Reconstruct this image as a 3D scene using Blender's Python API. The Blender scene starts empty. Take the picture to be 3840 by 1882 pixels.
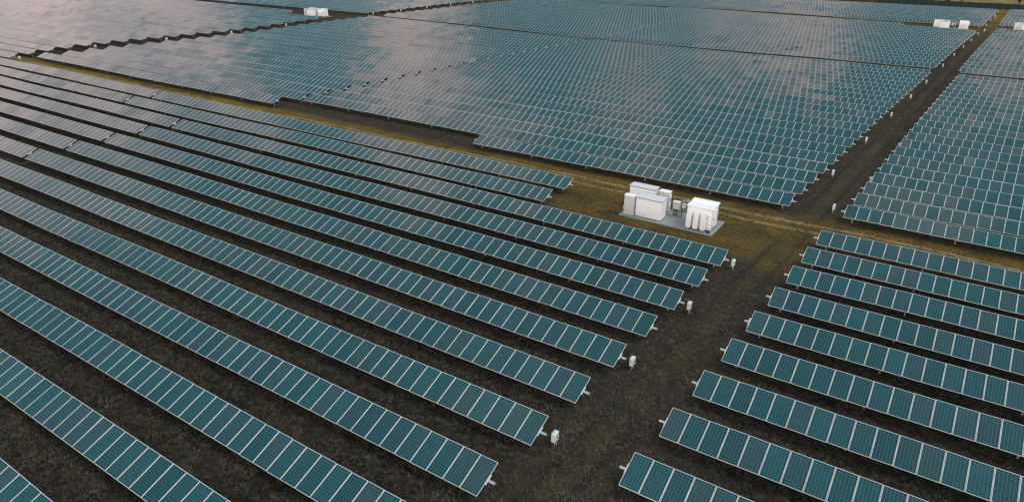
import bpy, bmesh, math, random
import numpy as np
from mathutils import Matrix, Vector

random.seed(7); rng = np.random.default_rng(7)
scene = bpy.context.scene
col = scene.collection
R = math.radians
TILT = R(20.88)          # every table is turned towards the same side
PP = 1.007               # pitch of the panels along a row
TUBE = 1.05              # height of the panel plane's centre line
PW, PL = 0.987, 1.878    # one panel

# ------------------------------------------------------------------ helpers
def tag(o, label=None, cat=None, group=None, kind=None):
    if label: o['label'] = label
    if cat: o['category'] = cat
    if group: o['group'] = group
    if kind: o['kind'] = kind
    return o

def empty(name, loc, rot=(0, 0, 0)):
    o = bpy.data.objects.new(name, None); col.objects.link(o)
    o.location = loc; o.rotation_euler = rot; o.empty_display_size = .3
    return o

def link(name, me, parent=None, loc=(0, 0, 0), rot=(0, 0, 0)):
    o = bpy.data.objects.new(name, me); col.objects.link(o)
    o.parent = parent; o.location = loc; o.rotation_euler = rot
    return o

class MB:
    """collects shapes for one mesh"""
    def __init__(s): s.bm = bmesh.new(); s.mi = 0
    def _n(s, faces):
        for f in faces: f.material_index = s.mi
    def box(s, x0, x1, y0, y1, z0, z1, bev=0.0, rot=None, piv=None):
        r = bmesh.ops.create_cube(s.bm, size=1.0)
        vs = r['verts']
        m = Matrix.Translation(((x0+x1)/2, (y0+y1)/2, (z0+z1)/2)) @ Matrix.Diagonal((x1-x0, y1-y0, z1-z0, 1))
        if rot is not None:
            p = Vector(piv or ((x0+x1)/2, (y0+y1)/2, (z0+z1)/2))
            m = Matrix.Translation(p) @ rot.to_4x4() @ Matrix.Translation(-p) @ m
        bmesh.ops.transform(s.bm, matrix=m, verts=vs)
        fs = list({f for v in vs for f in v.link_faces}); s._n(fs)
        if bev > 0:
            es = list({e for v in vs for e in v.link_edges})
            q = bmesh.ops.bevel(s.bm, geom=es, offset=bev, segments=2, affect='EDGES', profile=.6)
            s._n(q['faces'])
        return s
    def tube(s, a, b, r, n=10, r2=None):
        a = Vector(a); b = Vector(b); d = b-a
        q = bmesh.ops.create_cone(s.bm, cap_ends=True, segments=n, radius1=r, radius2=r if r2 is None else r2, depth=d.length)
        m = Matrix.Translation((a+b)/2) @ d.to_track_quat('Z', 'Y').to_matrix().to_4x4()
        bmesh.ops.transform(s.bm, matrix=m, verts=q['verts'])
        s._n({f for v in q['verts'] for f in v.link_faces})
        return s
    def mesh(s, name, mats, smooth=False):
        me = bpy.data.meshes.new(name); s.bm.normal_update(); s.bm.to_mesh(me); s.bm.free()
        for m in (mats if isinstance(mats, (list, tuple)) else [mats]): me.materials.append(m)
        if smooth:
            for p in me.polygons: p.use_smooth = True
        return me
    def build(s, name, mats, parent=None, loc=(0, 0, 0), rot=(0, 0, 0), smooth=False):
        return link(name, s.mesh(name, mats, smooth), parent, loc, rot)

def copy_tree(o, parent=None):
    c = o.copy(); col.objects.link(c); c.parent = parent
    for ch in list(o.children): copy_tree(ch, c)
    return c

ONES = ['', 'first', 'second', 'third', 'fourth', 'fifth', 'sixth', 'seventh', 'eighth', 'ninth', 'tenth', 'eleventh',
        'twelfth', 'thirteenth', 'fourteenth', 'fifteenth', 'sixteenth', 'seventeenth', 'eighteenth', 'nineteenth', 'twentieth',
        'twenty-first', 'twenty-second', 'twenty-third', 'twenty-fourth', 'twenty-fifth']

# ------------------------------------------------------------------ materials
class NT:
    def __init__(s, tree): s.t = tree; s.x = 0
    def n(s, typ, **kw):
        nd = s.t.nodes.new(typ); nd.location = (s.x, 0); s.x += 40
        for k, v in kw.items():
            if k.startswith('i_'):
                key = k[2:]; key = int(key) if key.isdigit() else key.replace('_', ' ')
                s.set(nd.inputs[key], v)
            else: setattr(nd, k, v)
        return nd
    def set(s, sock, v):
        if isinstance(v, bpy.types.NodeSocket): s.t.links.new(v, sock)
        elif isinstance(v, bpy.types.Node): s.t.links.new(v.outputs[0], sock)
        else: sock.default_value = v
    def math(s, op, a, b=0.0, c=0.0, clamp=False):
        nd = s.n('ShaderNodeMath', operation=op, use_clamp=clamp)
        s.set(nd.inputs[0], a); s.set(nd.inputs[1], b); s.set(nd.inputs[2], c)
        return nd.outputs[0]
    def mix(s, f, a, b, blend='MIX'):
        nd = s.n('ShaderNodeMix', data_type='RGBA', blend_type=blend)
        s.set(nd.inputs[0], f)
        s.set(nd.inputs[6], a if not isinstance(a, tuple) else (*a, 1)); s.set(nd.inputs[7], b if not isinstance(b, tuple) else (*b, 1))
        return nd.outputs[2]
    def noise(s, vec, scale, detail=3.0, rough=.55, dist=0.0):
        nd = s.n('ShaderNodeTexNoise'); s.set(nd.inputs['Vector'], vec)
        nd.inputs['Scale'].default_value = scale; nd.inputs['Detail'].default_value = detail
        nd.inputs['Roughness'].default_value = rough; nd.inputs['Distortion'].default_value = dist
        return nd.outputs[0]
    def ss(s, v, a, b, lo=0.0, hi=1.0):
        nd = s.n('ShaderNodeMapRange', interpolation_type='SMOOTHSTEP')
        s.set(nd.inputs[0], v); nd.inputs[1].default_value = a; nd.inputs[2].default_value = b
        nd.inputs[3].default_value = lo; nd.inputs[4].default_value = hi
        return nd.outputs[0]

def new_mat(name):
    m = bpy.data.materials.new(name); m.use_nodes = True
    t = NT(m.node_tree); b = m.node_tree.nodes['Principled BSDF']
    return m, t, b

def metal(name, c, rough=.45, metallic=0.0, var=.06, scale=3.0, dirt=None):
    m, t, b = new_mat(name)
    pos = t.n('ShaderNodeNewGeometry').outputs['Position']
    nz = t.noise(pos, scale, 4, .6)
    c2 = tuple(x*(1-var*2) for x in c); c1 = tuple(min(1, x*(1+var)) for x in c)
    k = t.mix(nz, c2, c1)
    if dirt:
        d = t.ss(t.noise(pos, 1.7, 6, .7), .52, .75, 0, dirt)
        k = t.mix(d, k, tuple(x*.55 for x in c))
    t.set(b.inputs['Base Color'], k)
    t.set(b.inputs['Roughness'], t.ss(t.noise(pos, scale*4, 3), .3, .7, rough-.07, rough+.1))
    b.inputs['Metallic'].default_value = metallic
    return m

def glass_mat(name, per_object):
    """dark teal silicon cells under glass: 6 x 12 cells, gaps and busbars; each panel has its own shade"""
    m, t, b = new_mat(name)
    uv = t.n('ShaderNodeUVMap').outputs[0]
    sp = t.n('ShaderNodeSeparateXYZ', i_0=uv)
    u, v = sp.outputs[0], sp.outputs[1]
    if per_object: rnd = t.n('ShaderNodeObjectInfo').outputs['Random']
    else: rnd = t.n('ShaderNodeAttribute', attribute_name='tint').outputs['Fac']
    r2 = t.math('FRACT', t.math('MULTIPLY', rnd, 7.31))
    r3 = t.math('FRACT', t.math('MULTIPLY', rnd, 29.7))
    fu = t.math('FRACT', t.math('MULTIPLY', u, 6.0)); fv = t.math('FRACT', t.math('MULTIPLY', v, 12.0))
    du = t.math('ABSOLUTE', t.math('SUBTRACT', fu, .5)); dv = t.math('ABSOLUTE', t.math('SUBTRACT', fv, .5))
    gap = t.math('MAXIMUM', t.ss(du, .445, .475), t.ss(dv, .45, .48))
    fb = t.math('FRACT', t.math('MULTIPLY', u, 18.0))
    bus = t.ss(t.math('ABSOLUTE', t.math('SUBTRACT', fb, .5)), .10, .16, 1, 0)
    teal = t.mix(r2, (.0030, .0255, .0330), (.0058, .049, .057))
    grey = t.mix(t.ss(r3, .60, .97, 0, .85), teal, (.020, .034, .044))
    # slightly different shade from cell to cell
    cu = t.math('FLOOR', t.math('MULTIPLY', u, 6.0)); cv = t.math('FLOOR', t.math('MULTIPLY', v, 12.0))
    cx = t.n('ShaderNodeCombineXYZ', i_0=cu, i_1=cv, i_2=t.math('MULTIPLY', rnd, 91.0))
    wn = t.n('ShaderNodeTexWhiteNoise', noise_dimensions='3D', i_0=cx.outputs[0]).outputs[0]
    hs = t.n('ShaderNodeHueSaturation'); t.set(hs.inputs['Color'], grey); t.set(hs.inputs['Value'], t.ss(wn, 0, 1, .85, 1.16))
    c = t.mix(t.math('MULTIPLY', bus, .7), hs.outputs[0], (.036, .105, .110))
    c = t.mix(t.math('MULTIPLY', gap, .9), c, (.070, .160, .165))
    t.set(b.inputs['Base Color'], c)
    b.inputs['Roughness'].default_value = .13
    b.inputs['IOR'].default_value = 1.5
    # faint waviness of the glass
    pos = t.n('ShaderNodeNewGeometry').outputs['Position']
    bp = t.n('ShaderNodeBump'); bp.inputs['Strength'].default_value = .05; bp.inputs['Distance'].default_value = .02
    t.set(bp.inputs['Height'], t.noise(pos, 1.3, 2)); t.set(b.inputs['Normal'], bp.outputs[0])
    return m

def ground_color(t, grass=True):
    pos = t.n('ShaderNodeNewGeometry').outputs['Position']
    sp = t.n('ShaderNodeSeparateXYZ', i_0=pos); x, y = sp.outputs[0], sp.outputs[1]
    big = t.noise(pos, .05, 4, .6); mid = t.noise(pos, .32, 5, .65, .6); fine = t.noise(pos, 3.2, 6, .75)
    vf = t.noise(pos, 11.0, 4, .8)
    soil = t.mix(t.ss(mid, .3, .72), (.0115, .0100, .0080), (.0270, .0228, .0180))
    aisle = t.math('MULTIPLY', t.ss(x, -16.5, -13.0), t.ss(x, -7.5, -5.0, 1, 0))
    soil = t.mix(t.math('MULTIPLY', aisle, t.ss(big, .3, .65, .3, 1)), soil, (.046, .041, .030))
    clump = t.noise(pos, 1.15, 5, .7)
    soil = t.mix(t.ss(clump, .45, .57, 0, .8), soil, (.040, .036, .027))
    tuft = t.noise(pos, 2.3, 5, .72, .4)
    soil = t.mix(t.ss(tuft, .50, .60, 0, .9), soil, t.mix(fine, (.042, .036, .026), (.098, .086, .064)))
    soil = t.mix(t.ss(fine, .36, .46, .75, 0), soil, (.0085, .0075, .006))
    soil = t.mix(t.ss(vf, .55, .68, 0, .8), soil, (.092, .083, .067))
    # olive and yellow grass: along the track and, farther off, over most of the open ground
    wob = t.math('MULTIPLY', t.math('SUBTRACT', t.noise(pos, .16, 3), .5), 3.0)
    yy = t.math('ADD', y, wob)
    band = t.math('MULTIPLY', t.ss(yy, 57.0, 61.0), t.ss(yy, 63.8, 66.5, 1, 0))
    padz = t.math('MULTIPLY', t.math('MULTIPLY', t.ss(yy, 50.5, 54), t.ss(yy, 60, 63, 1, 0)), t.math('MULTIPLY', t.ss(x, -34, -30), t.ss(x, -9, -5, 1, 0)))
    far = t.ss(y, 170, 300)
    left = t.ss(x, -45, -110)
    w = t.math('MAXIMUM', t.math('MULTIPLY', band, t.ss(x, -40, -100, .95, 1.3)), t.math('MAXIMUM', t.math('MULTIPLY', padz, .55), t.math('MULTIPLY', far, .8)))
    patch = t.ss(t.math('ADD', t.math('MULTIPLY', mid, .6), t.math('MULTIPLY', big, .5)), .42, .66)
    g = t.math('MULTIPLY', t.math('ADD', w, .05), t.math('ADD', patch, .34), clamp=True)
    olive = t.mix(t.ss(fine, .3, .7), (.066, .048, .012), (.225, .150, .036))
    yellow = t.mix(t.ss(mid, .4, .65), olive, (.225, .150, .032))
    lush = t.mix(t.math('MULTIPLY', t.math('MAXIMUM', t.math('MULTIPLY', left, band), far), .75), olive, yellow)
    c = t.mix(g, soil, lush)
    # faint wheel lines and a greener middle on the aisle between the fields
    ax = t.math('SUBTRACT', x, t.math('ADD', t.math('MULTIPLY', y, .0615), -12.9))
    ax = t.math('ADD', ax, t.math('MULTIPLY', t.math('SUBTRACT', t.noise(pos, .12, 3), .5), 1.4))
    c = t.mix(t.math('MULTIPLY', t.ss(t.math('ABSOLUTE', ax), .1, .75, .20, 0), t.ss(mid, .38, .6)), c, olive)
    wl = t.ss(t.math('ABSOLUTE', t.math('SUBTRACT', t.math('ABSOLUTE', ax), .95)), .1, .35, .55, 0)
    c = t.mix(t.math('MULTIPLY', wl, t.ss(big, .35, .6)), c, (.016, .014, .011))
    # wheel ruts of the track
    jit = t.math('MULTIPLY', t.math('SUBTRACT', t.noise(pos, .09, 2), .5), 1.6)
    jit2 = t.math('MULTIPLY', t.math('SUBTRACT', t.noise(pos, 1.6, 4, .7), .5), .9)
    for y0, k in ((61.45, .8), (63.15, 1.0)):
        d = t.math('ABSOLUTE', t.math('ADD', t.math('SUBTRACT', y, y0), t.math('ADD', jit, jit2)))
        rm = t.math('MULTIPLY', t.ss(d, .12, .42, 1, 0), t.math('MULTIPLY', t.ss(t.noise(pos, .45, 4, .7), .30, .54), k))
        c = t.mix(rm, c, t.mix(fine, (.19, .13, .065), (.42, .31, .18)))
    # dry field beyond the fence
    bey = t.ss(y, 321.0, 324.0)
    dry = t.mix(t.ss(t.noise(pos, .06, 5, .65), .35, .65), (.115, .100, .026), (.27, .195, .070))
    dry = t.mix(t.ss(t.noise(pos, .45, 5, .7), .45, .68, 0, .8), dry, (.055, .058, .016))
    c = t.mix(bey, c, dry)
    return c, t.math('ADD', fine, t.math('MULTIPLY', vf, .5))

def ground_mat():
    m, t, b = new_mat('ground')
    c, h = ground_color(t)
    t.set(b.inputs['Base Color'], c); b.inputs['Roughness'].default_value = .95
    b.inputs['Specular IOR Level'].default_value = .1
    bp = t.n('ShaderNodeBump'); bp.inputs['Strength'].default_value = 1.0; bp.inputs['Distance'].default_value = .22
    t.set(bp.inputs['Height'], h); t.set(b.inputs['Normal'], bp.outputs[0])
    return m

def blade_mat(name, c1, c2):
    m, t, b = new_mat(name)
    pos = t.n('ShaderNodeNewGeometry').outputs['Position']
    t.set(b.inputs['Base Color'], t.mix(t.ss(t.noise(pos, .8, 4, .7), .3, .7), c1, c2))
    b.inputs['Roughness'].default_value = .8; b.inputs['Specular IOR Level'].default_value = .15
    return m

M_GLASS = glass_mat('panel_cells', True)
M_GLASS_A = glass_mat('panel_cells_table', False)
M_FRAME = metal('anodised_aluminium', (.52, .55, .545), .42, .0, .05, 2.0)
M_BACK = metal('backsheet', (.42, .43, .43), .6)
M_BOX = metal('box_enamel', (.64, .64, .63), .4, 0, .04, 2.0, .15)
M_GALV = metal('galvanised_steel', (.42, .46, .46), .5, .35, .10, 6.0)
M_WHITE = metal('white_enamel', (.85, .835, .82), .38, 0, .02, 1.5, .12)
M_GREYP = metal('light_grey_enamel', (.55, .555, .55), .42, 0, .04, 1.5, .15)
M_ROOF = metal('grey_roof_paint', (.60, .60, .62), .5, 0, .05, 2.0, .2)
M_TRIM = metal('dark_trim', (.17, .175, .185), .5, 0, .1, 4.0)
M_SEAM = metal('seam_grey', (.50, .49, .48), .5)
M_DARK = metal('black_plastic', (.018, .02, .022), .5)
M_RED = metal('red_label', (.45, .05, .03), .5)
M_PAD = metal('concrete', (.27, .287, .282), .85, 0, .16, 2.2, .45)
M_FENCE = metal('green_screen', (.006, .022, .020), .8, 0, .15, .6)
M_GROUND = ground_mat()

# ------------------------------------------------------------------ terrain
def smooth(a, b, v):
    q = np.clip((np.asarray(v, float)-a)/(b-a), 0, 1); return q*q*(3-2*q)
def gz(x, y):
    x = np.asarray(x, float); y = np.asarray(y, float)
    k = smooth(74, 125, y)*(1-smooth(270, 312, y))
    return k*(.26*np.sin(x/31.+.6)*np.sin(y/27.+1.) + .22*np.sin(x/17.3+y/41.) + .16*np.sin(y/13.+x/60.))

def make_ground():
    xs = np.concatenate([[-6000, -2500, -1000, -600, -420], np.arange(-340, 61, 4.0), [90, 160, 300, 700, 2000, 6000]])
    ys = np.concatenate([[-3000, -1000, -300, -80], np.arange(-20, 72, 6.0), np.arange(74, 420, 3.0), [450, 520, 700, 1100, 2500, 8000]])
    X, Y = np.meshgrid(xs, ys); Z = gz(X, Y)
    nx, ny = len(xs), len(ys)
    v = np.stack([X, Y, Z], -1).reshape(-1, 3)
    i = np.arange(nx-1)[None, :]+nx*np.arange(ny-1)[:, None]
    f = np.stack([i, i+1, i+nx+1, i+nx], -1).reshape(-1, 4)
    me = bpy.data.meshes.new('ground'); me.from_pydata(v.tolist(), [], f.tolist()); me.materials.append(M_GROUND)
    for p in me.polygons: p.use_smooth = True
    tag(link('ground', me), kind='structure')
    # the track: a sheet just above the ground with the same earth and grass
    xs = np.arange(-158, 45, 2.0); vv = []; ff = []
    for k, xx in enumerate(xs):
        for yq in (60.6, 64.0): vv.append((xx, yq, .004))
    for k in range(len(xs)-1): ff.append((2*k, 2*k+2, 2*k+3, 2*k+1))
    me = bpy.data.meshes.new('dirt_track'); me.from_pydata(vv, [], ff); me.materials.append(M_GROUND)
    tag(link('dirt_track', me), kind='structure')
make_ground()

# ------------------------------------------------------------------ solar trackers
FW, TH = .0235, .04
def panel_template():
    """verts / faces of one framed panel; material 0 cells, 1 frame, 2 back"""
    a, b = PW/2, PL/2; ai, bi = a-FW, b-FW; zt, zg, zb = TH/2, TH/2-.006, -TH/2
    V = [(-a, -b, zt), (a, -b, zt), (a, b, zt), (-a, b, zt), (-ai, -bi, zt), (ai, -bi, zt), (ai, bi, zt), (-ai, bi, zt),
         (-ai, -bi, zg), (ai, -bi, zg), (ai, bi, zg), (-ai, bi, zg), (-a, -b, zb), (a, -b, zb), (a, b, zb), (-a, b, zb)]
    F = [(0, 1, 5, 4), (1, 2, 6, 5), (2, 3, 7, 6), (3, 0, 4, 7), (4, 5, 9, 8), (5, 6, 10, 9), (6, 7, 11, 10), (7, 4, 8, 11),
         (8, 9, 10, 11), (0, 12, 13, 1), (1, 13, 14, 2), (2, 14, 15, 3), (3, 15, 12, 0), (15, 14, 13, 12)]
    mi = [1]*8+[0]+[1]*4+[2]
    # the white mounting rail under the joint to the next panel
    x0, x1, y0, y1, z0, z1 = PP/2-.03, PP/2+.03, -.27, .27, -.085, -.021
    k = len(V)
    V += [(x0, y0, z0), (x1, y0, z0), (x1, y1, z0), (x0, y1, z0), (x0, y0, z1), (x1, y0, z1), (x1, y1, z1), (x0, y1, z1)]
    F += [(k+0, k+3, k+2, k+1), (k+4, k+5, k+6, k+7), (k, k+1, k+5, k+4), (k+1, k+2, k+6, k+5), (k+2, k+3, k+7, k+6), (k+3, k, k+4, k+7)]
    mi += [1]*6
    return np.array(V), F, mi
TV, TF, TM = panel_template()
GL = TM.index(0)

def mesh_from(name, V, F, mi, mats, uvface=None):
    me = bpy.data.meshes.new(name); me.from_pydata([tuple(v) for v in V], [], F)
    for m in mats: me.materials.append(m)
    me.polygons.foreach_set('material_index', mi)
    uv = me.uv_layers.new(name='UVMap')
    if uvface is not None:
        for p in me.polygons:
            if p.material_index == uvface:
                for li, c in zip(p.loop_indices, ((0, 0), (1, 0), (1, 1), (0, 1))): uv.data[li].uv = c
    me.update()
    return me

ME_PANEL = mesh_from('solar_panel', TV, TF, TM, [M_GLASS, M_FRAME, M_BACK], 0)
ME_CELLS = mesh_from('solar_panel_cells', TV, [TF[GL], TF[13]], [0, 1], [M_GLASS, M_BACK], 0)
ME_RIM = mesh_from('panel_frame', TV, [f for f, m in zip(TF, TM) if m == 1], [0]*TM.count(1), [M_FRAME])

def walk(n, sd, keep=.5):
    """small errors of alignment that run on from panel to panel"""
    v = np.zeros(n); e = rng.normal(0, 1, n); v[0] = e[0]
    for i in range(1, n): v[i] = v[i-1]*keep+e[i]*math.sqrt(1-keep*keep)
    return v*sd

def row_sag(n):
    """the tables follow the ground a little: long shallow waves along a row"""
    i = np.arange(n); k = np.sin(np.pi*(i+.5)/n)
    return [float(q) for q in k*(.045*np.sin(i/rng.uniform(5, 9)+rng.uniform(0, 6))+.04*np.sin(i/rng.uniform(11, 18)+rng.uniform(0, 6)))]

def table_mesh(n):
    """n panels of one table in a single mesh, each a little out of true"""
    nv = len(TV); Vs = np.zeros((n, nv, 3)); 
    ax = walk(n, R(.8)); ay = walk(n, R(.8)); sag = row_sag(n)
    for i in range(n):
        v = TV.copy(); z = v[:, 2]+v[:, 1]*ax[i]-v[:, 0]*ay[i]
        v[:, 2] = z+sag[i]; v[:, 0] += i*PP+PP/2; Vs[i] = v
    nf = len(TF)
    F = np.concatenate([[np.array(f)+i*nv for f in TF] for i in range(n)]).tolist()
    me = bpy.data.meshes.new('panel_table'); me.from_pydata(Vs.reshape(-1, 3).tolist(), [], F)
    for m in (M_GLASS_A, M_FRAME, M_BACK): me.materials.append(m)
    me.polygons.foreach_set('material_index', TM*n)
    uv = me.uv_layers.new(name='UVMap')
    arr = np.zeros((n, nf*4, 2)); arr[:, GL*4:GL*4+4] = ((0, 0), (1, 0), (1, 1), (0, 1)); uv.data.foreach_set('uv', arr.ravel())
    at = me.attributes.new('tint', 'FLOAT', 'FACE'); at.data.foreach_set('value', np.repeat(rng.random(n), nf))
    me.update()
    return me

_tube = {}
def tube_mesh(n):
    if n not in _tube:
        b = MB(); b.tube((-.36, 0, 0), (n*PP+.36, 0, 0), .07, 8)
        _tube[n] = b.mesh('torque_tube', M_GALV)
    return _tube[n]
b = MB(); b.box(-.05, .05, -.055, -.047, -1.4, -.05); b.box(-.05, .05, .047, .055, -1.4, -.05); b.box(-.004, .004, -.047, .047, -1.4, -.05)
b.box(-.03, .03, -.1, .1, -.12, -.03)
ME_POST = b.mesh('post', M_GALV)
b = MB(); b.box(-.03, .03, -.27, .27, -.085, -.021); ME_RAIL = b.mesh('mounting_rail', M_FRAME)
# motor housing at mid-row
b = MB(); b.box(-.16, .16, -.12, .12, -.42, -.06, .02); b.tube((-.05, -.2, -.3), (-.05, -.12, -.3), .06, 10); ME_DRIVE = b.mesh('drive_motor', M_GREYP)

def tracker(x0, n, y, label, group, detail, posts='all', jit=.35, rail='right'):
    """x0: the end with the smaller x. detail: 2 panels with frame sub-parts, 1 panels as parts, 0 one table"""
    xe = x0+n*PP
    za, zb = float(gz(x0, y)), float(gz(xe, y))
    sl = math.atan2(zb-za, xe-x0)
    root = empty('solar_tracker', (x0, y, za), (0, -sl, 0))
    tag(root, label, 'solar tracker', group)
    tl = TILT+R(random.uniform(-jit, jit))
    ct, st = math.cos(tl), math.sin(tl)
    if detail == 0:
        link('panel_table', table_mesh(n), root, (0, 0, TUBE), (tl, 0, 0))
    else:
        q = .50 if detail == 2 else .85; sag = row_sag(n)
        ax = walk(n, R(q)); ay = walk(n, R(q))
        for i in range(n):
            rot = (tl+float(ax[i]), float(ay[i]), 0)
            loc = (i*PP+PP/2, random.gauss(0, .004), TUBE+sag[i])
            if detail == 2:
                p = link('solar_panel', ME_CELLS, root, loc, rot)
                link('panel_frame', ME_RIM, p)
            else:
                link('solar_panel', ME_PANEL, root, loc, rot)
    link('mounting_rail', ME_RAIL, root, (-.012, 0, TUBE), (tl, 0, 0))
    ty, tz = .13*st, TUBE-.13*ct
    link('torque_tube', tube_mesh(n), root, (0, ty, tz))
    np_ = max(2, int(round(n*PP/8.0))+1)
    idx = range(np_) if posts == 'all' else (0, np_-1)
    for i in idx:
        link('post', ME_POST, root, (.75+i*(n*PP-1.5)/(np_-1), ty, tz))
    if posts == 'all' and n > 40: link('drive_motor', ME_DRIVE, root, (n*PP/2, ty, tz))
    return root

ROW = lambda k: 19.6945+4.26471*k
W = ONES
# front-left field: rows k = -3..9, ordinal counted from the track
NLX = lambda k: -14.02+.2475*k
for k in range(-3, 10):
    o = W[10-k]
    xe = NLX(k) if k <= 7 else -30.85
    n = 72; x0 = xe-n*PP
    end = 'ending at the open aisle' if k <= 7 else 'stopping short of the transformer pad'
    tracker(x0, n, ROW(k), f'{o} solar row down from the dirt track, front-left field, {end}',
            'solar trackers in the front-left field', 2, jit=.15)
    if k >= 3:
        tracker(x0-.62-n*PP, n, ROW(k), f'{o} solar row down from the dirt track, front-left field, section beyond the panel gap',
                'solar trackers in the front-left field', 2 if k < 8 else 1, jit=.15)
# front-right field
NRX = {1: -8.95, 2: -8.68, 3: -8.43, 4: -8.16, 5: -7.90, 6: -7.61, 7: -7.38, 8: -7.21, 9: -6.96}
for k in range(1, 10):
    tracker(NRX[k]-.01, 30, ROW(k), f'{W[10-k]} solar row down from the dirt track, front-right field across the aisle',
            'solar trackers in the front-right field', 2, jit=.15)
# middle field beyond the track: 22 rows
MY = lambda j: 66.0+(152.0-66.0)/21*j
MRX = lambda y: -10.9+.0625*(y-66)
for j in range(22):
    y = MY(j); det = 1 if j < 11 else 0
    xe = MRX(y); n = 72
    lb = f'{W[j+1]} solar row up from the dirt track, middle field, section ending at the aisle'
    if j == 0: lb = 'short first solar row up from the dirt track, middle field, behind the transformer pad'
    m = 37 if j == 0 else n
    tracker(xe-m*PP, m, y, lb, 'solar trackers in the middle field', det, 'all' if j < 2 else 'ends')
    xg = xe-n*PP-.62
    tracker(xg-n*PP+.9-(1.0 if j == 0 else 0), n-1, y, f'{W[j+1]} solar row up from the dirt track, middle field, section beyond the panel gap',
            'solar trackers in the middle field', det if j < 8 else 0, 'all' if j < 2 else 'ends')
# right field beyond the track
FY = lambda j: 65.9+(150.3-65.9)/21*j
FX = lambda y: -6.15+.0625*(y-65.9)
for j in range(22):
    y = FY(j)
    tracker(FX(y), 26, y, f'{W[j+1]} solar row up from the dirt track, field across the aisle',
            'solar trackers in the field across the aisle', 1 if j < 11 else 0, 'all' if j < 2 else 'ends')
# second belt: behind the dark service gap
M2Y = lambda j: 160.4+4.05*j
M2X = lambda y: -5.0+.0712*(y-160.4)
for j in range(20):
    y = M2Y(j); xe = M2X(y) if j < 18 else -18.4; n = 72
    tracker(xe-n*PP, n, y, f'{W[j+1]} solar row behind the dark service gap, second belt, section nearest the aisle',
            'solar trackers in the second belt', 0, 'all' if j == 0 else 'ends', .7)
    if y < 236: tracker(xe-2*n*PP-.62, n, y, f'{W[j+1]} solar row behind the dark service gap, second belt, section beyond the panel gap',
            'solar trackers in the second belt', 0, 'ends', .7)
RF2X = lambda y: -.75+.0685*(y-157.9)
for j in range(20):
    y = 158.4+4.13*j
    tracker(RF2X(y), 22, y, f'{W[j+1]} solar row behind the dark service gap, across the aisle from the second belt',
            'solar trackers across the aisle in the second belt', 0, 'all' if j == 0 else 'ends', .7)
# third belt: by the green fence
for j in range(14):
    y = 247.6+4.05*j; xe = 1.15+.0575*(y-247.6); n = 72
    tracker(xe-n*PP, n, y, f'{W[14-j]} solar row down from the green fence, third belt, section nearest the aisle',
            'solar trackers in the third belt', 0, 'all' if j == 0 else 'ends', .8)
    if j < 11: tracker(xe-2*n*PP-.62, n, y, f'{W[14-j]} solar row down from the green fence, third belt, section beyond the panel gap',
            'solar trackers in the third belt', 0, 'ends', .8)
for j in range(13):
    y = 252.2+4.2*j
    tracker(5.1+.06*(y-247), 16, y, f'{W[13-j]} solar row down from the green fence, across the aisle from the third belt',
            'solar trackers across the aisle in the third belt', 0, 'all' if j == 0 else 'ends', .8)
# far-left field, behind a second aisle
TLY = lambda j: 62.4+4.18*j
def TLX(y): return float(np.interp(y, [62, 67, 72, 80, 103, 113, 125, 137, 150], [-159.6, -161.3, -162.5, -163.2, -162.8, -161, -160, -160, -160]))
for j in range(22):
    y = TLY(j); xe = TLX(y) if j < 20 else -181.0; n = 72
    tracker(xe-n*PP, n, y, f'{W[j+1]} solar row up from the dirt track, far-left field beyond the second aisle',
            'solar trackers in the far-left field', 0, 'all' if j < 2 else 'ends', .6)
    if 88 < y < 150:
        tracker(xe-2*n*PP-.62, n, y, f'{W[j+1]} solar row up from the dirt track, far-left field, section farthest from the aisle',
                'solar trackers in the far-left field', 0, 'ends', .6)
for j in range(16):
    y = 163.2+4.1*j; xe = -159.8+.05*(y-163); n = 72
    tracker(xe-n*PP, n, y, f'{W[j+1]} solar row behind the far-left inverter station, section nearest the second aisle',
            'solar trackers behind the far-left station', 0, 'all' if j == 0 else 'ends', .6)
    if j < 5:
        tracker(xe-2*n*PP-.62, n, y, f'{W[j+1]} solar row behind the far-left inverter station, section farthest from the aisle',
                'solar trackers behind the far-left station', 0, 'ends', .6)

# ------------------------------------------------------------------ combiner boxes
def combiner_proto():
    root = empty('combiner_box', (0, 0, 0))
    b = MB(); b.tube((0, -.06, -.3), (0, -.06, .42), .028, 10); b.build('post', M_GALV, root)
    b = MB(); b.tube((.03, .12, -.3), (.03, .12, .42), .018, 8); b.build('conduit', M_GREYP, root)
    b = MB(); b.box(-.14, .10, -.24, .24, .38, .95, .02)
    enc = b.build('enclosure', M_BOX, root)
    b = MB(); b.box(.1, .118, -.215, .215, .41, .92, .006); d = b.build('door', M_BOX, enc)
    b = MB(); b.tube((.118, .02, .70), (.165, .02, .70), .04, 12); b.box(.13, .17, .0, .04, .64, .76, .008); b.build('switch_handle', M_DARK, enc)
    b = MB(); b.tube((.118, .12, .84), (.14, .12, .84), .028, 10); b.build('lock', M_DARK, enc)
    b = MB(); b.box(.1185, .121, -.15, -.04, .43, .55); b.build('warning_label', M_RED, enc)
    b = MB(); b.box(-.17, -.142, -.2, .2, .45, 1.02, .005); b.build('mounting_plate', M_TRIM, root)
    return root
PROTO_BOX = combiner_proto(); used = [False]
def combiner(x, y, label, group, rz=0.0, s=.9):
    if not used[0]: o = PROTO_BOX; used[0] = True
    else: o = copy_tree(PROTO_BOX)
    o.location = (x, y, float(gz(x, y))); o.rotation_euler = (0, 0, rz); o.scale = (s, s, s)
    tag(o, label, 'combiner box', group)
G_ = 'white combiner boxes at the row ends'
for k in (1, 3, 5, 7):
    combiner(NLX(k)+.62, ROW(k)+.52, f'white combiner box on a post ending the {W[10-k]} front-left row from the track', G_)
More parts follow.
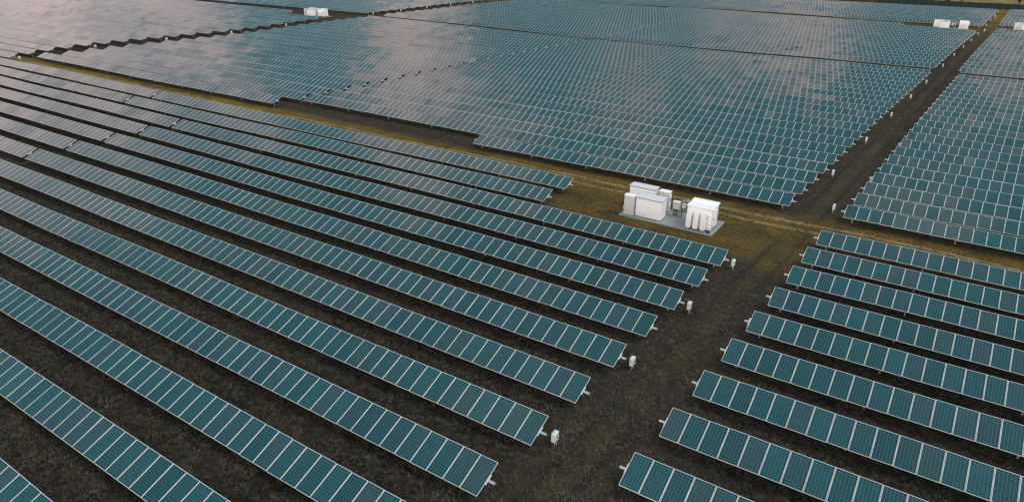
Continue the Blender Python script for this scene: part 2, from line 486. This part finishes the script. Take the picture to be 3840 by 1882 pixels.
combiner(NRX[5]-.12, ROW(5)+.55, 'white combiner box half hidden behind a front-right row end, fifth from the track', G_, math.pi)
for j in (3, 7, 11, 15, 19):
    y = MY(j); combiner(MRX(y)+.75, y+.5, f'white combiner box at the aisle end of the {W[j+1]} middle-field row from the track', G_)
combiner(-7.36, 67.7, 'lone white box standing free on the aisle in front of a tube end', G_, math.pi)
for j in (3, 7, 11, 15, 19):
    y = FY(j); combiner(FX(y)-.2, y+.55, f'white combiner box at the {W[j+1]} row from the track, across the aisle', G_, math.pi)
for j in (0, 4, 8, 12, 16):
    y = M2Y(j)+4.05; combiner(M2X(y)+.8, y+.4, f'white combiner box at the {W[j+2]} row end of the second belt', G_)
for j in (1, 5, 9, 13, 17):
    y = 158.4+4.13*j; combiner(RF2X(y)-.25, y+.5, f'white combiner box at the {W[j+1]} second-belt row across the aisle', G_, math.pi)
combiner(1.9, 239.0, 'white box standing free on the grassy aisle near the far-right station', G_, math.pi, s=1.0)
combiner(4.1, 283.0, 'white box standing free on the grassy aisle near the green fence', G_, math.pi, s=1.0)
for j in (1, 5, 9, 13):
    y = 247.6+4.05*j; combiner(1.15+.0575*(y-247.6)+.7, y+.4, f'white combiner box at the third-belt row end, {W[14-j]} down from the fence', G_, s=.92)
for j in (0, 4, 8, 12, 16):
    y = TLY(j); combiner(TLX(y)+1.0, y+.5, f'white combiner box in the second aisle, beside the {W[j+1]} far-left row', G_, s=.95)
for j in (0, 3, 6, 9, 12):
    y = 163.2+4.1*j; combiner(-158.9+.05*(y-163), y+.5, f'white combiner box beside the {W[j+1]} row behind the far-left station', G_, s=.95)

# ------------------------------------------------------------------ inverter station
def put(o, dx, dy):
    o.location = (o.location[0]+dx, o.location[1]+dy, o.location[2])
P0 = .12
def make_station():
    S = {}
    # concrete pad
    b = MB(); b.box(-24.12, -15.18, 55.5, 59.3, -.25, P0, .015)
    pad = b.build('concrete_pad', M_PAD)
    b = MB()
    for xx in (-20.0, -18.1): b.box(xx-.012, xx+.012, 55.6, 59.2, P0, P0+.004)
    b.box(-20.0, -15.3, 57.55, 57.57, P0, P0+.0035); b.build('expansion_joint', M_TRIM, pad)
    S['pad'] = pad
    # wide inverter cabinets with a grey roof
    def inverter(x0, x1, y0, y1, zt, key, roof_over, double):
        r = empty('inverter_cabinet', (x0, y0, P0)); w, d, h = x1-x0, y1-y0, zt-P0
        b = MB(); b.box(.03, w-.03, .03, d-.03, 0, .1); b.build('plinth', M_TRIM, r)
        b = MB(); b.box(0, w, .02, d, .08, h-.09, .012); b.build('housing', M_WHITE, r)
        for s in (0, 1):
            b = MB(); b.box(.02+s*w/2, w/2-.012+s*w/2-.01, -.006, .02, .11, h-.12, .006)
            dr = b.build('door', M_WHITE, r)
            b = MB(); b.box(w/2-.10+s*w/2 if s == 0 else w/2+.06, w/2-.07+s*w/2 if s == 0 else w/2+.09, -.03, -.006, h*.5, h*.5+.16, .006)
            b.build('handle', M_SEAM, dr)
            if double:
                b = MB(); b.tube((w*(.33+.42*s), -.02, h-.45), (w*(.33+.42*s), -.006, h-.45), .03, 10); b.build('lock', M_SEAM, dr)
        b = MB()
        if not double:
            b.box(.06, w/2-.06, -.010, -.006, .42, .435)
            for q in range(7): b.box(.1, w/2-.1, -.009, -.006, .16+q*.03, .168+q*.03)
        else:
            for q in range(9): b.box(w*.55, w*.93, -.009, -.006, .2+q*.035, .21+q*.035)
        b.build('vent_grille', M_SEAM, r)
        b = MB(); b.mi = 1; b.box(-.04, w+.04, -.05, d+.05, h-.09, h-.035 if not double else h-.02, .008); b.mi = 0
        b.box(-.055, w+.055, -.065, d+.065, (h-.034 if not double else h-.019), h+.02, .01)
        b.build('roof', [M_ROOF, M_TRIM], r)
        S[key] = r
    inverter(-22.62, -20.14, 55.88, 57.15, 2.06, 'inv_front', .05, False)
    inverter(-24.28, -21.72, 58.1, 59.1, 2.22, 'inv_back', .05, True)
    def cab(x0, x1, y0, y1, zt, key, mat, hx, top=None):
        r = empty('switch_cabinet', (x0, y0, P0)); w, d, h = x1-x0, y1-y0, zt-P0
        b = MB(); b.box(.02, w-.02, .02, d-.02, 0, .08); b.build('plinth', M_TRIM, r)
        b = MB(); b.box(0, w, 0, d, .07, h-.04, .02); b.build('housing', mat, r)
        b = MB(); b.box(.05, w-.03, -.014, 0, .12, h-.1, .008); dr = b.build('door', mat, r)
        b = MB(); b.box(.1, .13, -.04, -.014, h*.48, h*.48+.14, .006); b.build('handle', M_SEAM, dr)
        b = MB(); b.box(-.03, w+.03, -.03, d+.03, h-.039, h+.01, .012); b.build('roof', M_WHITE, r)
        for zz in ((h*.78, h*.36) if hx > 0 else (h*.36,)):
            b = MB()
            if hx > 0: b.box(w, w+.09, .08, d*.6, zz-.16, zz+.16, .02)
            else: b.box(-.08, 0, .1, d*.5, zz-.14, zz+.14, .02)
            b.build('side_hood', M_WHITE, r)
        if hx > 0:
            b = MB(); b.box(.35, .47, -.022, -.014, h-.22, h-.16, .004); b.build('badge', M_DARK, r)
        S[key] = r
    cab(-23.72, -22.74, 55.65, 56.24, 2.09, 'cab_left', M_GREYP, -1)
    cab(-21.42, -20.38, 58.42, 59.0, 2.13, 'cab_back', M_GREYP, 1)
    # small switchboard on legs
    r = empty('switchboard', (-19.78, 57.88, P0))
    b = MB(); b.box(0, .66, 0, .3, .72, 1.45, .02); hb = b.build('housing', M_GREYP, r)
    b = MB(); b.box(.03, .63, -.014, 0, .75, 1.42, .006); b.build('door', M_GREYP, r)
    b = MB(); b.box(-.02, .68, -.03, .32, 1.45, 1.48, .008); b.build('roof', M_WHITE, r)
    b = MB(); b.box(.26, .38, -.022, -.014, 1.27, 1.33, .004); b.build('badge', M_DARK, r)
    for q in (.04, .62):
        for yq in (.05, .27):
            b = MB(); b.box(q-.025, q+.025, yq-.025, yq+.025, 0, .72); b.build('leg', M_GALV, r)
    for q in range(6):
        b = MB(); xq = .12+q*.085
        b.tube((xq, .1+.03*(q % 2), 0), (xq, .1+.03*(q % 2), .72), .024, 8); b.build('cable', M_DARK, r)
    S['switchboard'] = r
    # rack with a small meter box and a cable tray to the transformer
    r = empty('equipment_rack', (-19.06, 58.0, P0))
    for q in (0.0, .27, .52):
        b = MB(); b.box(q-.025, q+.025, -.025, .025, 0, 1.68); b.build('upright', M_GALV, r)
    for q, zz in enumerate((.25, .8, 1.2, 1.66)):
        b = MB(); b.box(-.04, .56, -.05, -.026, zz-.025, zz+.025); b.build('crossbar', M_GALV, r)
    b = MB(); b.box(.17, .5, -.2, -.052, 1.03, 1.46, .015); mbx = b.build('meter_box', M_GREYP, r)
    b = MB(); b.box(.24, .34, -.212, -.2, 1.26, 1.38, .004); b.build('display', M_DARK, mbx)
    for q in range(3):
        b = MB(); b.tube((.09+q*.06, .05, 0), (.09+q*.06, .05, 1.5), .02, 8); b.build('cable', M_DARK, r)
    b = MB(); b.box(.5, 1.35, .04, .07, 1.62, 1.72); b.box(.5, 1.35, .25, .28, 1.62, 1.72)
    for q in range(8): b.box(.55+q*.11, .57+q*.11, .07, .25, 1.63, 1.65)
    b.build('cable_tray', M_GALV, r)
    S['rack'] = r
    # transformer
    r = empty('transformer', (-17.85, 56.05, P0))
    b = MB(); b.box(.12, 2.2, .08, .22, 0, .14); b.box(.12, 2.2, 1.6, 1.74, 0, .14); b.box(.2, 2.1, .3, 1.5, .02, .14); b.build('skid', M_DARK, r)
    b = MB(); b.box(.05, 2.3, .02, 1.9, .14, 2.08, .02); b.build('tank', M_WHITE, r)
    b = MB(); b.box(-.02, 2.38, -.05, 1.3, 2.083, 2.15, .015); b.box(.7, 1.3, .35, .8, 2.151, 2.165, .004); b.box(1.5, 1.95, .3, .7, 2.151, 2.163, .004); b.build('lid', M_WHITE, r)
    b = MB(); b.box(-.02, 2.38, 1.305, 1.96, 2.083, 2.24, .015); b.build('cable_chamber', M_WHITE, r)
    for q, x in enumerate((.2, .85, 1.5)):
        b = MB()
        for s in range(5): b.box(x+s*.095, x+s*.095+.045, -.42, -.04, .22, 1.62, .012)
        b.tube((x+.22, -.4, 1.58), (x+.22, .03, 1.58), .045, 10); b.tube((x+.22, -.4, .3), (x+.22, .03, .3), .045, 10)
        b.box(x-.01, x+.435, -.445, -.415, .2, 1.66, .012)
        b.tube((x+.04, -.43, 1.66), (x+.04, -.43, 1.72), .025, 8); b.tube((x+.38, -.43, 1.66), (x+.38, -.43, 1.72), .025, 8)
        b.tube((x+.21, -.43, .1), (x+.21, -.43, .2), .025, 8)
        b.build('radiator', M_WHITE, r)
    for zz in (.35, .72, 1.1, 1.45):
        b = MB(); b.box(2.02, 2.26, -.1, .02, zz, zz+.12, .01); b.build('stiffener', M_WHITE, r)
    b = MB(); b.box(2.3, 2.47, .45, 1.0, 1.15, 1.9, .02); cb = b.build('control_box', M_WHITE, r)
    b = MB(); b.box(2.47, 2.49, .5, .95, 1.2, 1.85, .006); b.build('door', M_WHITE, cb)
    b = MB(); b.box(2.3, 2.40, .3, .75, .45, 1.0, .02); lb = b.build('valve_box', M_WHITE, r)
    b = MB(); b.tube((2.41, .62, .78), (2.43, .62, .78), .025, 8); b.build('lock', M_DARK, lb)
    b = MB(); b.tube((2.36, .35, .4), (2.36, .35, 1.2), .018, 8); b.tube((2.36, .35, .4), (2.36, .75, .4), .018, 8); b.build('drain_pipe', M_TRIM, r)
    S['transformer'] = r
    # dark stub box by the transformer
    b = MB(); b.box(-.13, .13, -.1, .1, 0, .2, .015); b.box(-.1, .1, -.115, -.1, .04, .16, .004)
    o = b.build('junction_box', M_DARK, None, (-15.62, 55.78, P0)); S['stub'] = o
    return S
ST = make_station()
def label_station(S, where):
    tag(S['pad'], f'grey concrete pad under the white cabinets {where}', 'concrete pad', 'concrete pads')
    tag(S['inv_front'], f'wide white two-door cabinet with flat grey roof, nearer one {where}', 'inverter', 'inverter cabinets')
    tag(S['inv_back'], f'wide white cabinet with dark-edged roof, rear one {where}', 'inverter', 'inverter cabinets')
    tag(S['cab_left'], f'narrow light grey cabinet beside the nearer inverter, pad corner {where}', 'cabinet', 'narrow grey cabinets')
    tag(S['cab_back'], f'narrow light grey cabinet with side hoods, beside the rear inverter {where}', 'cabinet', 'narrow grey cabinets')
    tag(S['switchboard'], f'small grey switchboard on legs with black cables {where}', 'switchboard', 'switchboards on legs')
    tag(S['rack'], f'steel rack with a small meter box and cable tray {where}', 'rack', 'equipment racks')
    tag(S['transformer'], f'white transformer with three radiator banks {where}', 'transformer', 'transformers')
    tag(S['stub'], f'small black junction box on the pad edge {where}', 'junction box', 'junction boxes')
label_station(ST, 'on the nearest pad')
def copy_station(dx, dy, where, keys=None):
    S = {}
    for k, o in ST.items():
        if keys and k not in keys: continue
        c = copy_tree(o); c.location = (o.location[0]+dx, o.location[1]+dy, o.location[2]+float(gz(-20+dx, 57+dy))); S[k] = c
    full = {k: S.get(k) or {} for k in ST}
    class _D(dict): pass
    for k in full:
        if k not in S: full[k] = _D()
    label_station(full, where)
copy_station(-151.8, 95.0, 'at the far-left station')
copy_station(13.3, 186.0, 'at the far-right aisle station', ('pad', 'inv_front', 'cab_back', 'inv_back', 'switchboard', 'rack', 'transformer'))
copy_station(33.0, 188.0, 'at the frame-edge far-right station', ('pad', 'inv_front', 'cab_left', 'inv_back'))

# ------------------------------------------------------------------ fence and what stands beyond it
def fence():
    r = empty('screen_fence', (0, 320.4, 0))
    b = MB()
    xs = list(range(-36, 61, 3))
    for a, c in zip(xs[:-1], xs[1:]):
        za, zc = float(gz(a, 320.4)), float(gz(c, 320.4))
        b.box(a+.03, c-.03, -.015, .015, min(za, zc)-.1, 1.9+random.uniform(-.04, .04)+za, .0)
    b.build('screen_fabric', M_FENCE, r)
    for x in xs:
        b = MB(); b.tube((x, .03, -.3), (x, .03, 2.0+float(gz(x, 320.4))), .035, 8); b.build('post', M_TRIM, r)
    tag(r, 'long dark green screen fence along the top edge of the solar farm', 'fence')
fence()

M_LEAF = blade_mat('shrub_leaf', (.030, .034, .010), (.080, .075, .022))
M_BARK = metal('bark', (.05, .04, .03), .9)
M_REED = blade_mat('dry_reed', (.075, .050, .026), (.14, .10, .05))
def leaf_cloud(cx, cy, cz, rx, ry, rz, n, size, mats):
    V = []; F = []
    for i in range(n):
        while True:
            p = rng.uniform(-1, 1, 3)
            if .25 < np.linalg.norm(p) < 1: break
        lump = .75+.4*math.sin(p[0]*5+cx)*math.cos(p[1]*4+cy)
        c = np.array([cx+p[0]*rx*lump, cy+p[1]*ry*lump, cz+p[2]*rz*lump])
        a = rng.normal(0, 1, 3); a /= np.linalg.norm(a); q = np.cross(a, rng.normal(0, 1, 3)); q /= np.linalg.norm(q)
        s = size*rng.uniform(.6, 1.4); k = len(V)
        V += [tuple(c-a*s), tuple(c+q*s*.5), tuple(c+a*s), tuple(c-q*s*.5)]; F.append((k, k+1, k+2, k+3))
    me = bpy.data.meshes.new('foliage'); me.from_pydata(V, [], F); me.materials.append(mats)
    return me
def shrub(x, y, w, h, label):
    r = empty('shrub', (x, y, float(gz(x, y)))); tag(r, label, 'shrub', 'shrubs in the dry field')
    b = MB()
    for q in range(5):
        a = q*1.26; b.tube((0, 0, -.2), (math.cos(a)*w*.45, math.sin(a)*w*.45, h*.75), .07, 6, .02)
    b.build('stem', M_BARK, r)
    link('foliage', leaf_cloud(0, 0, h*.58, w, w, h*.45, 420, .17, M_LEAF), r)
shrub(-12.5, 338, 1.7, 2.2, 'dark round shrub just beyond the green fence, nearest its middle')
shrub(-8.0, 346, 2.4, 2.4, 'broad olive shrub behind the round one beyond the green fence')
shrub(-22, 341, 2.6, 1.8, 'low spreading shrub beyond the green fence, toward the dry reeds')
shrub(11.6, 349, .8, 2.6, 'thin upright shrub alone in the yellow field')
# dry reeds where the screen ends
def reeds():
    V = []; F = []
    for i in range(5200):
        x = rng.uniform(-80, -35.5); y = 320.6+rng.normal(0, .8); h = rng.uniform(.8, 2.0)*(1-.25*math.sin(x*.7)**2)
        z = float(gz(x, y)); a = rng.uniform(0, 6.28); w = rng.uniform(.03, .07); l = rng.normal(0, .25, 2); k = len(V)
        V += [(x-w*math.cos(a), y-w*math.sin(a), z-.05), (x+w*math.cos(a), y+w*math.sin(a), z-.05), (x+l[0], y+l[1], z+h)]; F.append((k, k+1, k+2))
    me = bpy.data.meshes.new('dry_reeds'); me.from_pydata(V, [], F); me.materials.append(M_REED)
    tag(link('dry_reeds', me), 'brown dry reeds along the far edge where the green fence ends', 'reeds', kind='stuff')
reeds()

# ------------------------------------------------------------------ grass tufts on the open ground (near enough to tell apart)
M_STRAW = blade_mat('dry_straw', (.042, .037, .030), (.140, .127, .104))
M_OLIVE = blade_mat('olive_blades', (.040, .036, .010), (.105, .085, .025))
def tufts():
    def inside(x, y):
        # the strips the camera can see: keep those in front of the lens only
        dx, dy = x, y
        return (dy > 3) & (dx > -2.7*dy-24) & (dx < 14)
    pts = []
    N = 560000
    y = 4+rng.random(N)**1.35*99; x = 14-rng.random(N)*(np.clip(2.6*y+24, 0, 135)+14)
    d = np.sqrt(x*x+y*y+24**2)
    keep = inside(x, y) & (rng.random(N) < np.clip(46/d, 0, 1)**1.6)
    cl = np.sin(x*.55+np.sin(y*.7)*1.5)*np.sin(y*.61+np.sin(x*.4)*1.7)+.5*np.sin(x*1.7+y*.9)
    keep &= rng.random(N) < np.clip(.50+.34*cl, .10, 1)
    x = x[keep]; y = y[keep]; d = d[keep]
    # leave the pad free
    ok = ~((x > -24.3) & (x < -15) & (y > 55.3) & (y < 59.5)); x, y, d = x[ok], y[ok], d[ok]
    n = len(x); nb = 4
    X = np.repeat(x, nb); Y = np.repeat(y, nb); D = np.repeat(d, nb)
    m = len(X); a = rng.uniform(0, 2*np.pi, m)
    L = rng.uniform(.05, .15, m)*np.repeat(rng.uniform(.6, 1.3, n), nb); w = .008+.00034*D*rng.uniform(.6, 1.2, m)
    lean = rng.uniform(.4, 1.3, m)
    bx = X+rng.normal(0, .035, m); by = Y+rng.normal(0, .035, m)
    z0 = gz(bx, by)
    V = np.zeros((m, 3, 3))
    V[:, 0] = np.stack([bx-np.sin(a)*w, by+np.cos(a)*w, z0-.01], 1)
    V[:, 1] = np.stack([bx+np.sin(a)*w, by-np.cos(a)*w, z0-.01], 1)
    V[:, 2] = np.stack([bx+np.cos(a)*L*lean, by+np.sin(a)*L*lean, z0+L*.8], 1)
    me = bpy.data.meshes.new('grass_tufts'); me.vertices.add(3*m); me.vertices.foreach_set('co', V.ravel())
    me.loops.add(3*m); me.loops.foreach_set('vertex_index', np.arange(3*m)); me.polygons.add(m)
    me.polygons.foreach_set('loop_start', np.arange(m)*3); me.polygons.foreach_set('loop_total', np.full(m, 3))
    me.materials.append(M_STRAW); me.materials.append(M_OLIVE)
    ol = (np.abs(y-61.5) < 3.5)*.7+.14
    me.polygons.foreach_set('material_index', np.repeat((rng.random(n) < ol).astype(np.int32), nb))
    me.update(calc_edges=True); me.validate()
    tag(link('grass_tufts', me), 'dry grey straw tufts scattered over the dark earth', 'grass', kind='stuff')
tufts()

# ------------------------------------------------------------------ sky and light
SUN_EL, SUN_AZ = R(56), R(82)     # azimuth measured from +Y towards +X
w = bpy.data.worlds.new('World'); scene.world = w; w.use_nodes = True
t = NT(w.node_tree); bg = w.node_tree.nodes['Background']
sky = t.n('ShaderNodeTexSky', sky_type='NISHITA', sun_disc=False, sun_elevation=SUN_EL, sun_rotation=SUN_AZ, altitude=100, air_density=1.2, dust_density=2.0)
vec = t.n('ShaderNodeTexCoord').outputs['Generated']
sv = t.n('ShaderNodeSeparateXYZ', i_0=vec); sx, sy_, sz = sv.outputs
# clouds: soft sheets stretched towards the horizon
zc = t.math('MAXIMUM', sz, .06)
pv = t.n('ShaderNodeCombineXYZ', i_0=t.math('DIVIDE', sx, t.math('ADD', zc, .25)), i_1=t.math('DIVIDE', sy_, t.math('ADD', zc, .25)), i_2=0.0)
c1 = t.noise(pv.outputs[0], 2.1, 7, .58, .5); c2 = t.noise(pv.outputs[0], 5.5, 6, .6, .3)
c3 = t.noise(pv.outputs[0], 17.0, 6, .7, .2)
dens = t.math('ADD', t.math('MULTIPLY', c1, .72), t.math('MULTIPLY', c2, .28))
low = t.ss(sz, .20, .44, .20, .0)               # more cloud low down
back = t.ss(sy_, -.2, -.8, .0, .22)              # bright cloud added behind the camera, out of view, to light front faces
mask = t.ss(t.math('ADD', dens, t.math('ADD', low, back)), .51, .76)
def spot(px, py, pz, rad, k):
    d = t.n('ShaderNodeVectorMath', operation='DISTANCE'); t.set(d.inputs[0], vec); d.inputs[1].default_value = (px, py, pz)
    return t.math('MULTIPLY', t.ss(d.outputs['Value'], rad*.25, rad, k, 0), t.ss(t.math('ADD', t.math('MULTIPLY', c2, .5), t.math('MULTIPLY', c3, .5)), .36, .58))
sp = None
for q in ((-.64, .49, .59, .09, 1.0), (-.645, .435, .63, .10, 1.0), (-.65, .375, .66, .09, 1.0), (-.63, .31, .715, .08, .9), (-.55, .40, .73, .10, .5), (-.84, .31, .45, .09, .9), (-.80, .27, .53, .07, .6), (-.19, .65, .735, .10, 1.0), (-.28, .63, .725, .07, .6), (-.40, .53, .75, .09, .7), (-.33, .46, .825, .07, .6), (.05, .66, .75, .09, .9), (-.02, .50, .865, .08, .5), (-.93, .20, .31, .30, .7), (-.86, .34, .38, .12, .7)):
    s_ = spot(*q); sp = s_ if sp is None else t.math('MAXIMUM', sp, s_)
skyc = t.mix(.5, sky.outputs[0], (1.7, 3.8, 4.6))
grey = t.mix(c2, (6.0, 6.2, 6.5), (12.5, 11.0, 10.7))
pale = t.mix(t.math('MULTIPLY', back, 3.5, clamp=True), grey, (30.0, 28.6, 27.0))
c = t.mix(t.math('MULTIPLY', mask, .85), skyc, pale)
c = t.mix(t.math('MULTIPLY', sp, .74), c, (33.0, 20.0, 17.2))
t.set(bg.inputs['Color'], c); bg.inputs['Strength'].default_value = .10

sun = bpy.data.lights.new('sun', 'SUN'); sun.energy = 1.35; sun.angle = R(26); sun.color = (1, .955, .90)
so = bpy.data.objects.new('sun', sun); col.objects.link(so)
dv = Vector((math.sin(SUN_AZ)*math.cos(SUN_EL), math.cos(SUN_AZ)*math.cos(SUN_EL), math.sin(SUN_EL)))
so.rotation_euler = dv.to_track_quat('Z', 'Y').to_euler(); so.location = dv*200

# ------------------------------------------------------------------ camera (solved from the rows)
F_, PSI, TH_, RO, H_ = 2551.467, -.576317, .436867, .0088016, 22.98410
f = Vector((math.sin(PSI)*math.cos(TH_), math.cos(PSI)*math.cos(TH_), -math.sin(TH_)))
r = Vector((math.cos(PSI), -math.sin(PSI), 0)); u = r.cross(f)
r2 = math.cos(RO)*r+math.sin(RO)*u; u2 = -math.sin(RO)*r+math.cos(RO)*u
cam = bpy.data.cameras.new('camera'); co = bpy.data.objects.new('camera', cam); col.objects.link(co)
m = Matrix((r2, u2, -f)).transposed().to_4x4(); m.translation = (0, 0, H_+TUBE); co.matrix_world = m
cam.sensor_fit = 'HORIZONTAL'; cam.sensor_width = 36; cam.lens = 36*F_/3840; cam.clip_start = .5; cam.clip_end = 20000
scene.camera = co
scene.view_settings.view_transform = 'Standard'; scene.view_settings.look = 'None'
scene.cycles.filter_width = 1.2
scene.view_settings.exposure = 0.15; scene.view_settings.gamma = 1.0
